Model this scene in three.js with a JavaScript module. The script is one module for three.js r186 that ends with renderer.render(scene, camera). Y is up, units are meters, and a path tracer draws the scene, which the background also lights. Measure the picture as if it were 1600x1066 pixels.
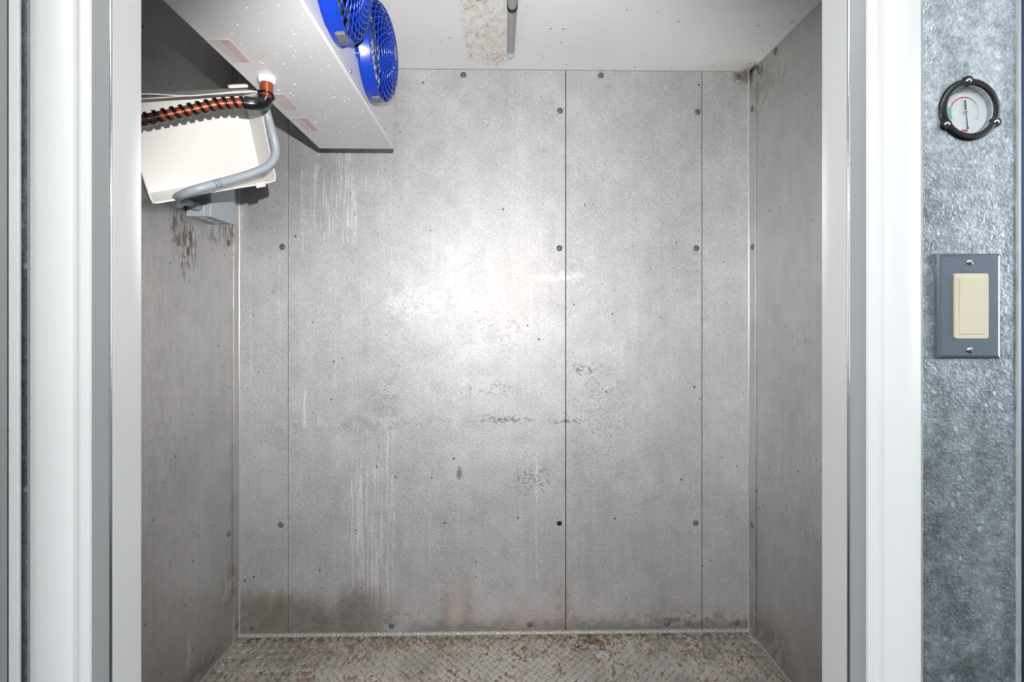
import * as THREE from 'three';
import { RoundedBoxGeometry } from 'three/addons/geometries/RoundedBoxGeometry.js';
import { mergeGeometries, mergeVertices, toCreasedNormals } from 'three/addons/utils/BufferGeometryUtils.js';
import { RectAreaLightUniformsLib } from 'three/addons/lights/RectAreaLightUniformsLib.js';

// ───────────────────────── camera, exposure, lights ─────────────────────────
const scene = new THREE.Scene();
scene.background = new THREE.Color(0x05070a);
const camera = new THREE.PerspectiveCamera(2 * Math.atan(533 / 760) * 180 / Math.PI, 1600 / 1066, 0.02, 30);
camera.position.set(0, 1.32, 0);
camera.rotation.y = -0.96 * Math.PI / 180;
camera.setViewOffset(1600, 1066, 5.3, 33, 1600, 1066);
scene.add(camera);
const renderer = new THREE.WebGLRenderer({ antialias: true });
renderer.toneMapping = THREE.LinearToneMapping;
renderer.toneMappingExposure = 1.0;
renderer.shadowMap.enabled = true;
renderer.shadowMap.type = THREE.PCFSoftShadowMap;
RectAreaLightUniformsLib.init();
const FLASH = { pos: [-0.02, 1.552, -0.20], aim: [-0.02, 1.33, -2.0], cd: 10.2, angle: 0.85, penumbra: 0.22, color: 0xfffdfb };
const SIDE_FILL = { w: 0.7, h: 1.3, y: 1.7, z: 0.2, intensity: 4.6, color: 0xf2f7ff };  // added fill panels out of view, brighten the door liners
const KITCHEN = { w: 3.0, d: 0.7, pos: [0.1, 2.66, 1.2], intensity: 10, color: 0xf8fbff };

// ───────────────────────── helpers ─────────────────────────
function rng(seed) { let s = seed >>> 0; return () => { s = (s + 0x6D2B79F5) >>> 0; let t = s; t = Math.imul(t ^ (t >>> 15), t | 1); t ^= t + Math.imul(t ^ (t >>> 7), t | 61); return ((t ^ (t >>> 14)) >>> 0) / 4294967296; }; }
function hash(x, y, s) { let h = Math.imul(x, 374761393) + Math.imul(y, 668265263) + Math.imul(s, 1442695041); h = Math.imul(h ^ (h >>> 13), 1274126177); return ((h ^ (h >>> 16)) >>> 0) / 4294967296; }
function vnoise(x, y, s, wx = 0, wy = 0) {
  const xi = Math.floor(x), yi = Math.floor(y), fx = x - xi, fy = y - yi, u = fx * fx * (3 - 2 * fx), v = fy * fy * (3 - 2 * fy);
  const m = (a, w) => w ? ((a % w) + w) % w : a;
  const x0 = m(xi, wx), x1 = m(xi + 1, wx), y0 = m(yi, wy), y1 = m(yi + 1, wy);
  const a = hash(x0, y0, s), b = hash(x1, y0, s), c = hash(x0, y1, s), d = hash(x1, y1, s);
  return a + (b - a) * u + (c - a) * v + (a - b - c + d) * u * v;
}
function fbm(x, y, s, o = 4) { let a = 0.5, t = 0, n = 0; for (let i = 0; i < o; i++) { t += a * vnoise(x, y, s + i * 17); n += a; x *= 2.03; y *= 2.03; a *= 0.5; } return t / n; }
const cl = (x, a = 0, b = 1) => Math.min(b, Math.max(a, x));
const sm = (a, b, x) => { const t = cl((x - a) / (b - a)); return t * t * (3 - 2 * t); };
const mixc = (c, d, k) => { c[0] += (d[0] - c[0]) * k; c[1] += (d[1] - c[1]) * k; c[2] += (d[2] - c[2]) * k; };
function dataTex(w, h, fn, srgb = true, rep = false) {   // fn(u, v, out, i, j): v up
  const d = new Uint8Array(w * h * 4), o = [0, 0, 0];
  for (let j = 0; j < h; j++) for (let i = 0; i < w; i++) {
    fn((i + 0.5) / w, (j + 0.5) / h, o, i, j); const k = (j * w + i) * 4;
    d[k] = cl(o[0], 0, 255); d[k + 1] = cl(o[1], 0, 255); d[k + 2] = cl(o[2], 0, 255); d[k + 3] = 255;
  }
  const t = new THREE.DataTexture(d, w, h, THREE.RGBAFormat);
  t.magFilter = THREE.LinearFilter; t.minFilter = THREE.LinearMipmapLinearFilter; t.generateMipmaps = true;
  if (srgb) t.colorSpace = THREE.SRGBColorSpace;
  if (rep) t.wrapS = t.wrapT = THREE.RepeatWrapping;
  t.needsUpdate = true; return t;
}
const used = {};
function numbered(n) { const k = used[n] = (used[n] ?? -1) + 1; return k ? `${n}_${String(k).padStart(3, '0')}` : n; }
function shade(o) { o.castShadow = o.receiveShadow = true; return o; }
function mesh(name, geo, mat, parent) {
  const m = shade(new THREE.Mesh(geo, mat)); m.name = parent ? name : numbered(name); (parent || scene).add(m); return m;
}
function thing(name, label, category, pos = [0, 0, 0]) {
  const g = new THREE.Group(); g.name = numbered(name); g.position.set(...pos); g.userData = { label, category }; scene.add(g); return g;
}
function structure(name, geo, mat, label) { const m = mesh(name, geo, mat); m.userData.kind = 'structure'; if (label) m.userData.label = label; return m; }
const box = (x0, x1, y0, y1, z0, z1) => new THREE.BoxGeometry(x1 - x0, y1 - y0, z1 - z0).translate((x0 + x1) / 2, (y0 + y1) / 2, (z0 + z1) / 2);
const rbox = (x0, x1, y0, y1, z0, z1, r = 0.002, s = 2) => new RoundedBoxGeometry(x1 - x0, y1 - y0, z1 - z0, s, r).translate((x0 + x1) / 2, (y0 + y1) / 2, (z0 + z1) / 2);
const merge = a => mergeGeometries(a.map(g => { const n = g.index ? g.toNonIndexed() : g; for (const k of Object.keys(n.attributes)) if (!['position', 'normal', 'uv'].includes(k)) n.deleteAttribute(k); return n; }));
function reuv(g, f) { const p = g.attributes.position, uv = new Float32Array(p.count * 2); for (let i = 0; i < p.count; i++) { const [u, v] = f(p.getX(i), p.getY(i), p.getZ(i)); uv[2 * i] = u; uv[2 * i + 1] = v; } g.setAttribute('uv', new THREE.BufferAttribute(uv, 2)); return g; }
const V = (x, y, z) => new THREE.Vector3(x, y, z);
function tube(pts, r, seg = 60, rad = 12, closed = false) { return new THREE.TubeGeometry(new THREE.CatmullRomCurve3(pts.map(p => V(...p)), closed, 'centripetal'), seg, r, rad, closed); }

// ───────────────────────── room dimensions ─────────────────────────
const XL = -1.0935, XR = 1.0588, ZB = -2.046, HC = 2.374, ZF = -0.63;   // interior faces
const W = XR - XL;

// ───────────────────────── textures ─────────────────────────
// pebbled embossing of the sheet metal, tileable (0.2 m)
const emboss = dataTex(512, 512, (u, v, o) => {
  const n = vnoise(u * 44, v * 44, 3, 44, 44) * 0.55 + vnoise(u * 88, v * 88, 4, 88, 88) * 0.35 + vnoise(u * 176, v * 176, 5, 176, 176) * 0.1;
  o[0] = o[1] = o[2] = 255 * sm(0.25, 0.75, n);
}, false, true);
const embossAt = (ru, rv) => { const t = emboss.clone(); t.repeat.set(ru, rv); t.needsUpdate = true; return t; };

// rear wall: dull aluminium-zinc sheet with scuffs, drips, rust and grime (feature positions in the wall's own plane, 800 x 880 grid from its top left)
const drips = [[103, 480, 565, 2.0, 34], [99, 130, 300, 1.5, 22], [117, 130, 260, 1.5, 24], [133, 150, 215, 1.3, 20], [176, 620, 850, 1.3, 26], [188, 610, 862, 1.6, 36], [200, 600, 850, 1.5, 22], [207, 640, 868, 1.3, 24], [213, 690, 850, 3.5, 30],
  [222, 560, 840, 1.2, 16], [231, 540, 862, 1.4, 30], [239, 520, 830, 1.2, 20], [297, 660, 830, 1.1, 14], [463, 590, 800, 1.4, 18], [184, 640, 760, 1.0, 20], [194, 700, 800, 1.0, 20], [64, 250, 520, 1.4, 14], [42, 240, 480, 1.2, 12], [20, 300, 500, 1.2, 10], [455, 300, 420, 1.2, 14], [340, 560, 780, 1.0, 10], [150, 300, 560, 1.0, 8]];
const backMap = dataTex(1440, 1584, (u, v, o) => {
  const X = u * 800, Y = (1 - v) * 880;
  const big = fbm(X / 130, Y / 150, 11, 4) - 0.5, med = fbm(X / 22, Y / 26, 21, 4) - 0.5, streak = fbm(X / 5, Y / 190, 31, 3) - 0.5, fine = hash(Math.floor(u * 1440), Math.floor(v * 1584), 7) - 0.5, gr = vnoise(X / 1.6, Y / 1.6, 41) - 0.5;
  const L = 203 + big * 22 + med * 20 + streak * 7 + fine * 16 + gr * 18;
  o[0] = L; o[1] = L - 0.5; o[2] = L + 1;
  const nz = fbm(X / 9, Y / 7, 51, 4), nz2 = fbm(X / 3.2, Y / 2.4, 61, 3);
  const blob = (cx, cy, rx, ry) => { const d = Math.hypot((X - cx) / rx, (Y - cy) / ry); return sm(1.25, 0.45, d + (nz - 0.5) * 1.5); };
  // pale scuffs
  mixc(o, [238, 238, 238], 0.45 * blob(272, 366, 52, 22) * sm(0.3, 0.6, nz2));
  mixc(o, [244, 240, 238], 0.5 * blob(514, 323, 24, 8) * sm(0.25, 0.6, nz2));
  mixc(o, [238, 236, 234], 0.35 * blob(474, 325, 22, 6));
  mixc(o, [226, 222, 222], 0.4 * blob(400, 330, 120, 70) * sm(0.35, 0.65, nz2));
  // faint reddish film, dark speckle
  mixc(o, [196, 176, 168], 0.35 * blob(430, 350, 60, 60) * sm(0.4, 0.7, nz2));
  mixc(o, [96, 95, 93], 0.5 * blob(412, 547, 44, 7) * sm(0.38, 0.62, nz2));
  mixc(o, [104, 102, 100], 0.6 * blob(510, 549, 30, 3.5) * sm(0.4, 0.6, nz2));
  mixc(o, [112, 112, 112], 0.16 * blob(200, 552, 240, 20) * sm(0.45, 0.7, nz));
  mixc(o, [110, 108, 106], 0.3 * blob(390, 500, 60, 12) * sm(0.52, 0.7, nz2));
  mixc(o, [110, 108, 106], 0.5 * blob(538, 468, 26, 9) * sm(0.42, 0.62, nz2));
  mixc(o, [112, 112, 110], 0.22 * blob(560, 540, 50, 90) * sm(0.5, 0.75, nz2));
  mixc(o, [224, 224, 222], 0.5 * blob(550, 530, 46, 50) * sm(0.56, 0.75, fbm(X / 3, Y / 3, 77, 3)));
  mixc(o, [110, 108, 104], 0.22 * blob(395, 400, 60, 40) * sm(0.55, 0.75, nz2));
  mixc(o, [100, 98, 96], 0.5 * blob(342, 630, 4, 14));
  mixc(o, [108, 106, 104], 0.35 * blob(455, 640, 30, 24) * sm(0.45, 0.65, nz2));
  mixc(o, [102, 102, 100], 0.15 * blob(230, 500, 40, 90) * sm(0.5, 0.7, nz));
  // run marks from dripping water
  for (const [dx, y0, y1, w, k] of drips) if (Math.abs(X - dx) < w * 4 + 4) {
    const wob = (fbm(Y / 26, dx, 71, 2) - 0.5) * 3.4, d = Math.abs(X - dx - wob) / w, e = sm(y0, y0 + 40, Y) * sm(y1, y1 - 14, Y) * (0.5 + 0.75 * vnoise(Y / 34, dx, 72));
    const a = 0.72 * k * e * Math.exp(-d * d); o[0] += a; o[1] += a; o[2] += a;
  }
  { const a = 22 * blob(150, 190, 46, 90) * sm(0.5, 0.66, fbm(X / 2.4, Y / 60, 81, 3)); o[0] += a; o[1] += a; o[2] += a; }
  { const a = 19 * blob(206, 700, 40, 150) * sm(0.52, 0.68, fbm(X / 1.6, Y / 80, 82, 3)); o[0] += a; o[1] += a; o[2] += a; }
  // grime along the foot of the wall
  const edge = 846 - 50 * fbm(X / 34, 3, 91, 4) - 20 * fbm(X / 8, 9, 92, 3);
  mixc(o, [112, 109, 102], 0.55 * sm(edge - 12, edge + 34, Y) * sm(262, 190, X + 40 * (nz - 0.5)) * (0.5 + 0.7 * nz));
  mixc(o, [150, 146, 120], 0.45 * blob(50, 842, 26, 34));
  mixc(o, [150, 148, 126], 0.5 * blob(190, 862, 90, 22) * sm(0.4, 0.65, nz2));
  mixc(o, [122, 120, 118], 0.5 * sm(850, 874, Y + 26 * (nz - 0.5)) * sm(240, 300, X));
  mixc(o, [214, 196, 184], 0.65 * blob(336, 840, 15, 46) * sm(0.3, 0.6, nz));
  mixc(o, [176, 148, 138], 0.4 * (blob(320, 838, 8, 40) + blob(353, 846, 8, 36)) * (0.4 + 0.6 * sm(0.3, 0.7, fbm(X / 4, Y / 12, 55, 3))));
  mixc(o, [206, 182, 172], 0.55 * blob(450, 862, 76, 22) * sm(0.35, 0.6, nz2));
  mixc(o, [176, 148, 140], 0.4 * blob(503, 850, 14, 50) * (0.4 + 0.6 * sm(0.3, 0.7, fbm(X / 4, Y / 12, 56, 3))));
  mixc(o, [214, 212, 206], 0.4 * blob(415, 800, 70, 40) * sm(0.55, 0.7, nz));
  mixc(o, [140, 128, 116], 0.4 * blob(690, 860, 120, 26) * sm(0.4, 0.7, nz));
  mixc(o, [104, 100, 92], 0.45 * blob(795, 6, 24, 14));
  mixc(o, [112, 110, 106], 0.15 * blob(720, 330, 26, 120) * sm(0.5, 0.72, nz));
  // small spots
  const cxi = Math.floor(X / 17), cyi = Math.floor(Y / 17), hh = hash(cxi, cyi, 99);
  if (hh < 0.09) { const px = (cxi + 0.15 + 0.7 * hash(cxi, cyi, 100)) * 17, py = (cyi + 0.15 + 0.7 * hash(cxi, cyi, 101)) * 17, r = 0.6 + 1.2 * hash(cxi, cyi, 102) ** 3; mixc(o, hh < 0.065 ? [86, 82, 76] : [230, 230, 228], 0.75 * sm(r + 0.5, r - 0.4, Math.hypot(X - px, Y - py))); }
});
// side walls: same sheet, base tone slightly darker, painting in their dimmer light; features passed in as [u, v, ru, rv, colour, strength]
function sideMap(seed, feats, tint) {
  return dataTex(900, 1000, (u, v, o, i, j) => {
    const X = u * 1500, Y = v * 2374;   // millimetres
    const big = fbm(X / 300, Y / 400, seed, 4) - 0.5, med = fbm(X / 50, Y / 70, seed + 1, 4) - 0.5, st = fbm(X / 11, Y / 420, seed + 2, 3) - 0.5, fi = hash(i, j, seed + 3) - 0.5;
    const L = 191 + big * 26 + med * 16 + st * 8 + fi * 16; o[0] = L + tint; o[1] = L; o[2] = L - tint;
    const nz = fbm(X / 22, Y / 26, seed + 5, 4), nz2 = fbm(X / 6, Y / 30, seed + 6, 3);
    for (const [fx, fy, rx, ry, c, k, run] of feats) { const d = Math.hypot((X - fx) / rx, (Y - fy) / ry); if (d < 2.2) mixc(o, c, k * sm(1.25, 0.4, d + (nz - 0.5) * 1.4) * sm(0.36, 0.6, run ? nz2 : nz)); }
    const cx = Math.floor(X / 40), cy = Math.floor(Y / 40), hh = hash(cx, cy, seed + 9);
    if (hh < 0.2) { const px = (cx + 0.2 + 0.6 * hash(cx, cy, seed + 10)) * 40, py = (cy + 0.2 + 0.6 * hash(cx, cy, seed + 11)) * 40, r = 1.2 + 2.4 * hash(cx, cy, seed + 12) ** 3; mixc(o, hh < 0.11 ? [70, 66, 60] : [225, 224, 220], 0.7 * sm(r + 1, r - 0.8, Math.hypot(X - px, Y - py))); }
  });
}
// u: depth from the rear wall in mm (0 at rear), v: height in mm
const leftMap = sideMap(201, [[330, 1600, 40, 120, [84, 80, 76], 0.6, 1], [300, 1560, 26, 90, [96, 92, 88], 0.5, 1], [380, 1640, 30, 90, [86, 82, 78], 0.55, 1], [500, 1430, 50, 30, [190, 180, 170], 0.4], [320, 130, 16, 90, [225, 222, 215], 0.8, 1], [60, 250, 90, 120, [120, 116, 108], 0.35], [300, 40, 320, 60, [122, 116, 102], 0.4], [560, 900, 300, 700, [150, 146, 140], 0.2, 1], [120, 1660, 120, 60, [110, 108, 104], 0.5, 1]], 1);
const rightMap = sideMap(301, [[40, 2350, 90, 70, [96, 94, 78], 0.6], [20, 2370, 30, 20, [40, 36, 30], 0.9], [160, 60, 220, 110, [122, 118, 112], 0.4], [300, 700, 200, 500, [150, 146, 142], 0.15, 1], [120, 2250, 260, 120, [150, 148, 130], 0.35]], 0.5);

// ceiling paint: flecks and a strip of mildew beside the tube
const ceilMap = dataTex(1024, 1024, (u, v, o, i, j) => {
  const x = XL + u * W, z = ZB + v * 1.5;   // metres
  const L = 226 + (fbm(u * 12, v * 9, 401, 4) - 0.5) * 8 + (hash(i, j, 402) - 0.5) * 5; o[0] = L; o[1] = L; o[2] = L;
  const n = fbm(x * 60, z * 45, 403, 4), n2 = fbm(x * 190, z * 120, 404, 3);
  const band = sm(-0.135, -0.105, x + 0.02 * n) * sm(0.06, 0.03, x + 0.02 * n) * sm(0.04, 0.1, z - ZB);
  mixc(o, [206, 200, 184], 0.55 * band * sm(0.3, 0.6, n));
  mixc(o, [120, 114, 98], 0.6 * band * sm(0.58, 0.74, n2) * sm(0.35, 0.6, n) * (x < -0.04 ? 1 : 0.45));
  const d2 = Math.hypot((x + 0.02) / 0.06, (z - ZB - 0.08) / 0.07); mixc(o, [176, 150, 134], 0.6 * sm(1.1, 0.4, d2 + n - 0.5) * sm(0.45, 0.65, n2));
  const dc = Math.hypot((x - XR) / 0.05, (z - ZB) / 0.08); mixc(o, [60, 58, 50], 0.85 * sm(1.2, 0.3, dc + 1.6 * (n - 0.5)) * sm(0.4, 0.6, n2));
  const dr = Math.hypot((x - 0.98) / 0.16, (z - ZB) / 0.1); mixc(o, [190, 190, 168], 0.4 * sm(1.2, 0.4, dr + n - 0.5));
  const cx = Math.floor(x / 0.05), cz = Math.floor(z / 0.06), hh = hash(cx, cz, 405);
  if (hh < 0.22) { const px = (cx + 0.2 + 0.6 * hash(cx, cz, 406)) * 0.05, pz = (cz + 0.2 + 0.6 * hash(cx, cz, 407)) * 0.06, r = 0.0012 + 0.002 * hash(cx, cz, 408) ** 3; mixc(o, [92, 88, 80], 0.8 * sm(r + 0.001, r - 0.0006, Math.hypot(x - px, (z - pz) * 0.6))); }
});
// floor plate: worn aluminium with brown rust bloom and grime
const floorMap = dataTex(2048, 1024, (u, v, o, i, j) => {
  const x = XL + u * W, z = ZB + v * 1.42;   // metres
  const a = fbm(x * 5, z * 6, 501, 5), b = fbm(x * 22, z * 20, 502, 4), c = fbm(x * 90, z * 70, 503, 3), fi = hash(i, j, 504) - 0.5;
  const L = 172 + (a - 0.5) * 40 + (b - 0.5) * 40 + fi * 22; o[0] = L + 2; o[1] = L - 1; o[2] = L - 6;
  mixc(o, [152, 138, 122], 0.55 * sm(0.40, 0.66, a * 0.5 + b * 0.5) * sm(0.42, 0.6, fbm(x * 150, z * 110, 508, 3)));
  mixc(o, [104, 84, 66], 0.7 * sm(0.48, 0.64, b) * sm(0.52, 0.64, fbm(x * 130, z * 90, 509, 3)));
  mixc(o, [138, 134, 126], 0.5 * sm(0.5, 0.64, fbm(x * 12, z * 12, 505, 4)));
  mixc(o, [74, 52, 36], 0.7 * sm(0.07, 0.0, z - ZB + 0.06 * (b - 0.5)) * sm(0.46, 0.6, c));
  mixc(o, [84, 64, 50], 0.7 * sm(1.1, 0.4, Math.hypot((x - 0.38) / 0.17, (z - ZB - 0.06) / 0.07) + (b - 0.5) * 1.5) * sm(0.44, 0.6, fbm(x * 120, z * 85, 510, 3)));
  mixc(o, [124, 98, 76], 0.55 * sm(1.1, 0.4, Math.hypot((x + 0.3) / 0.4, (z - ZB - 0.06) / 0.05) + (b - 0.5) * 1.5) * sm(0.44, 0.6, fbm(x * 120, z * 85, 510, 3)));
  mixc(o, [122, 116, 104], 0.5 * sm(1.1, 0.4, Math.hypot((x + 0.75) / 0.3, (z - ZB - 0.12) / 0.1) + (b - 0.5) * 1.3) * sm(0.44, 0.6, fbm(x * 120, z * 85, 510, 3)));
  mixc(o, [112, 104, 94], 0.55 * sm(1.1, 0.4, Math.hypot((x - 0.85) / 0.25, (z - ZB - 0.12) / 0.1) + (b - 0.5) * 1.5) * sm(0.44, 0.6, fbm(x * 120, z * 85, 510, 3)));
  mixc(o, [136, 92, 62], 0.6 * sm(0.76, 0.82, fbm(x * 40, z * 34, 506, 3)));
});
// galvanised sheet on the outside: zinc spangle, pebbled, white oxide flecks, cool cast of reflected daylight in its colour, tileable (0.6 m)
function galvSpots(u, v, n, s, prob, rmin, rmax) {
  const ci = Math.floor(u * n), cj = Math.floor(v * n); let best = 0;
  for (let a = -1; a <= 1; a++) for (let b = -1; b <= 1; b++) {
    const x = ci + a, y = cj + b, wx = ((x % n) + n) % n, wy = ((y % n) + n) % n; if (hash(wx, wy, s) > prob) continue;
    const px = x + hash(wx, wy, s + 1), py = y + hash(wx, wy, s + 2), r = rmin + (rmax - rmin) * hash(wx, wy, s + 3) ** 2;
    best = Math.max(best, sm(r, r * 0.4, Math.hypot(u * n - px, (v * n - py) * 0.8)) * (0.4 + 0.6 * hash(wx, wy, s + 4)));
  } return best;
}
const tn = (u, v, n, s, m = n) => vnoise(u * n, v * m, s, n, m);
const galvMap = dataTex(1024, 1024, (u, v, o, i, j) => {
  const b = tn(u, v, 6, 601, 3) * 0.6 + tn(u, v, 18, 602, 6) * 0.4 - 0.5, m = tn(u, v, 60, 603) * 0.6 + tn(u, v, 150, 604) * 0.4 - 0.5, st = tn(u, v, 40, 605, 5) - 0.5, f = hash(i, j, 606) - 0.5;
  const L = 164 + b * 56 + m * 56 + st * 24 + f * 40 + (tn(u, v, 300, 607) - 0.5) * 30; o[0] = L - 9; o[1] = L; o[2] = L + 3;
  mixc(o, [226, 234, 238], 0.9 * galvSpots(u, v, 40, 610, 0.22, 0.12, 0.3));
  mixc(o, [200, 210, 216], 0.6 * galvSpots(u, v, 110, 620, 0.25, 0.15, 0.45));
}, true, true);
const galvRough = dataTex(512, 512, (u, v, o) => { const m = tn(u, v, 30, 631) * 0.5 + tn(u, v, 90, 632) * 0.5; o[0] = 255; o[1] = 70 + 80 * m; o[2] = 255; }, false, true);

// ───────────────────────── materials ─────────────────────────
const std = (color, roughness = 0.5, metalness = 0, more = {}) => new THREE.MeshStandardMaterial({ color, roughness, metalness, ...more });
const phy = (color, roughness = 0.5, metalness = 0, more = {}) => new THREE.MeshPhysicalMaterial({ color, roughness, metalness, ...more });
const M = {
  back: std(0xffffff, 0.655, 0.92, { map: backMap, bumpMap: embossAt(W / 0.16, HC / 0.16), bumpScale: 0.00035 }),
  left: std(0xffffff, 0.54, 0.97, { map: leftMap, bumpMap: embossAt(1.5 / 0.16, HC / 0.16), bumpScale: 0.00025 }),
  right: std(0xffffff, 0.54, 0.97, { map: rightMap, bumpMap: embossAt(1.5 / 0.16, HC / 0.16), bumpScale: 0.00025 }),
  ceil: std(0xffffff, 0.45, 0, { map: ceilMap }),
  floor: std(0xffffff, 0.45, 0.5, { map: floorMap }),
  tread: std(0xf2efe8, 0.38, 0.6, { map: floorMap }),
  core: std(0x1c1b19, 0.9),
  edge: std(0xd8d6d2, 0.4, 0.8),
  galv: std(0xffffff, 1, 0.88, { map: galvMap, roughnessMap: galvRough, bumpMap: embossAt(5, 5), bumpScale: 0.00017 }),
  galvEdge: std(0xeef2f3, 0.45, 0.3, { bumpMap: embossAt(3, 3), bumpScale: 0.001 }),
  shadedSteel: std(0x34495e, 0.4, 0.7),  // next galvanised sheet in shade, the shade put into this dark colour
  frame: phy(0xe9e9e6, 0.32, 0, { bumpMap: embossAt(2, 2), bumpScale: 0.00006 }),
  greyVinyl: phy(0x9c9d9b, 0.34, 0.0),
  chrome: std(0xd9d9db, 0.16, 1),
  seal: std(0x1d1e22, 0.6),
  plug: std(0x626266, 0.45, 0.2),
  rust: std(0x6e3f22, 0.9),
  dark: std(0x0b0b0b, 0.85),
  white: phy(0xd2d2d4, 0.38, 0, { clearcoat: 0.5, clearcoatRoughness: 0.25 }),
  trayWhite: phy(0xd2d1cd, 0.5, 0),
  blue: phy(0x0b34a0, 0.28, 0, { clearcoat: 0.4, clearcoatRoughness: 0.2 }),
  blade: std(0xb9bcc0, 0.3, 0.85),
  coil: std(0x3c3f42, 0.6, 0.6),
  screw: std(0xb8b8b4, 0.25, 1),
  copper: std(0x9c4a32, 0.38, 0.5),
  copperDark: std(0x4a2a20, 0.45, 0.5),
  patina: std(0x0f3d40, 0.5, 0.3),
  wrap: phy(0x0c0d10, 0.25, 0, { clearcoat: 0.6, clearcoatRoughness: 0.15 }),
  silicone: phy(0xeef0f0, 0.25, 0),
  pvcGrey: std(0x8f979f, 0.42),
  boxGrey: std(0xa4acb2, 0.45),
  tubeGrey: phy(0xb4b5b6, 0.25, 0, { transmission: 0.35, thickness: 0, ior: 1.45 }),
  clearCap: phy(0xf4f6f6, 0.12, 0, { transmission: 0.6, thickness: 0 }),
  water: phy(0xd2d2d6, 0.22, 0),
  black: phy(0x0a0a0c, 0.3, 0),
  glass: phy(0xffffff, 0.02, 0, { transmission: 1, thickness: 0, ior: 1.5 }),
  plate: std(0x95a2aa, 0.2, 1),  // blue of reflected daylight mixed into the steel colour
  cream: phy(0xd9d0b4, 0.4, 0),
  doorSteel: phy(0xb0b3b3, 0.34, 1, { anisotropy: 0.6 }),
  kWall: std(0xbfc3c6, 0.8), kFloor: std(0x34322f, 0.6), kCeil: std(0xdcdee0, 0.8),
};

// ───────────────────────── setting: the cold room ─────────────────────────
const plugGeo = (() => { const p = []; for (let i = 0; i <= 8; i++) { const a = i / 8 * Math.PI / 2; p.push(new THREE.Vector2(0.0126 * Math.sin(a) + 0.0002, 0.0048 * Math.cos(a))); } p.push(new THREE.Vector2(0.0128, -0.001)); return new THREE.LatheGeometry(p, 20).rotateX(Math.PI / 2); })();   // dome along +z
function plug(x, y, z, ry, parent) { const m = mesh('plug', plugGeo, M.plug, parent); m.position.set(x, y, z); m.rotation.y = ry; return m; }

{ // rear wall: insulated core, four sheet panels with joints between
  const wall = structure('wall_back', box(XL - 0.1, XR + 0.1, -0.05, HC + 0.1, ZB - 0.1, ZB - 0.006), M.core, 'stained grey sheet-metal rear wall of the cold room');
  const cuts = [[XL, -0.8878, 0.001], [-0.886, 0.2735, 0.002], [0.2768, 0.8525, 0.002], [0.8552, XR, 0.001]];
  const uvb = (x, y) => [(x - XL) / W, y / HC];
  const panels = cuts.map(([a, b]) => mesh('panel', reuv(rbox(a, b, -0.01, HC - 0.0025, ZB - 0.007, ZB, 0.0012, 1), uvb), M.back, wall));
  const at = [[-0.1558, 2.3496], [0.4241, 2.3518], [1.0068, 2.3513], [0.2509, 2.202], [0.8347, 2.2008], [-0.9108, 1.6246], [0.2482, 1.6221], [0.8292, 1.6235], [-0.9161, 0.4651], [0.8265, 0.4609], [-1.0353, 0.0363], [-0.4557, 0.0382], [0.124, 0.0374], [0.7066, 0.0367], [1.0013, 0.0364]];
  for (const [x, y] of at) plug(x, y, ZB, 0, panels[cuts.findIndex(([a, b]) => x >= a && x <= b)]);
  const hole = mesh('empty_hole', merge([new THREE.CircleGeometry(0.009, 18).translate(0, 0, 0.0006), new THREE.CylinderGeometry(0.004, 0.005, 0.004, 8).rotateX(Math.PI / 2).translate(0.001, 0.001, 0.002)]), M.dark, panels[1]);
  hole.position.set(0.2482, 0.4623, ZB); hole.userData.label = 'rusty hole where a plug has come out';
  const ring = mesh('rust_rim', new THREE.TorusGeometry(0.0095, 0.0017, 6, 20), M.rust, panels[1]); ring.position.set(0.2482, 0.4623, ZB + 0.0008);
}
function sideWall(name, x, s, map, mat, label, plugs, stripZ) {   // s: +1 faces +x
  const wall = structure(name, box(x - (s > 0 ? 0.1 : -0.006), x + (s > 0 ? -0.006 : 0.1), -0.05, HC + 0.1, ZB - 0.006, ZF), M.core, label);
  const uv = (px, y, z) => [(z - ZB) / 1.5, y / HC];
  const X = (a, b) => s > 0 ? [x - b, x + a] : [x - a, x + b];
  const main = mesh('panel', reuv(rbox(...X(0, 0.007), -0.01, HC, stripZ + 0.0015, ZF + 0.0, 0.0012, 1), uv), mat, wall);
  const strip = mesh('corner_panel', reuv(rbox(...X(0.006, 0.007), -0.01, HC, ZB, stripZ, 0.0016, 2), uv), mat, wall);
  for (const [y, z] of plugs) { const onStrip = z < stripZ; plug(x + s * (onStrip ? 0.006 : 0), y, z, s * Math.PI / 2, onStrip ? strip : main); }
  const bead = mesh('corner_bead', new THREE.CylinderGeometry(0.0032, 0.0032, HC, 16).translate(x + s * 0.006, HC / 2, ZB + 0.001), M.edge, wall);
  return wall;
}
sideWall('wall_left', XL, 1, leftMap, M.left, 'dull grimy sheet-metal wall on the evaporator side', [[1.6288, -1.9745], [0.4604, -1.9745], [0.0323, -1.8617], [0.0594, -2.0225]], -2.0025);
sideWall('wall_right', XR, -1, rightMap, M.right, 'plain dull sheet-metal wall on the dial side', [[2.2024, -2.0147], [1.6248, -2.0147], [0.4622, -2.0198], [2.3542, -1.854]], -1.9944);

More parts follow.
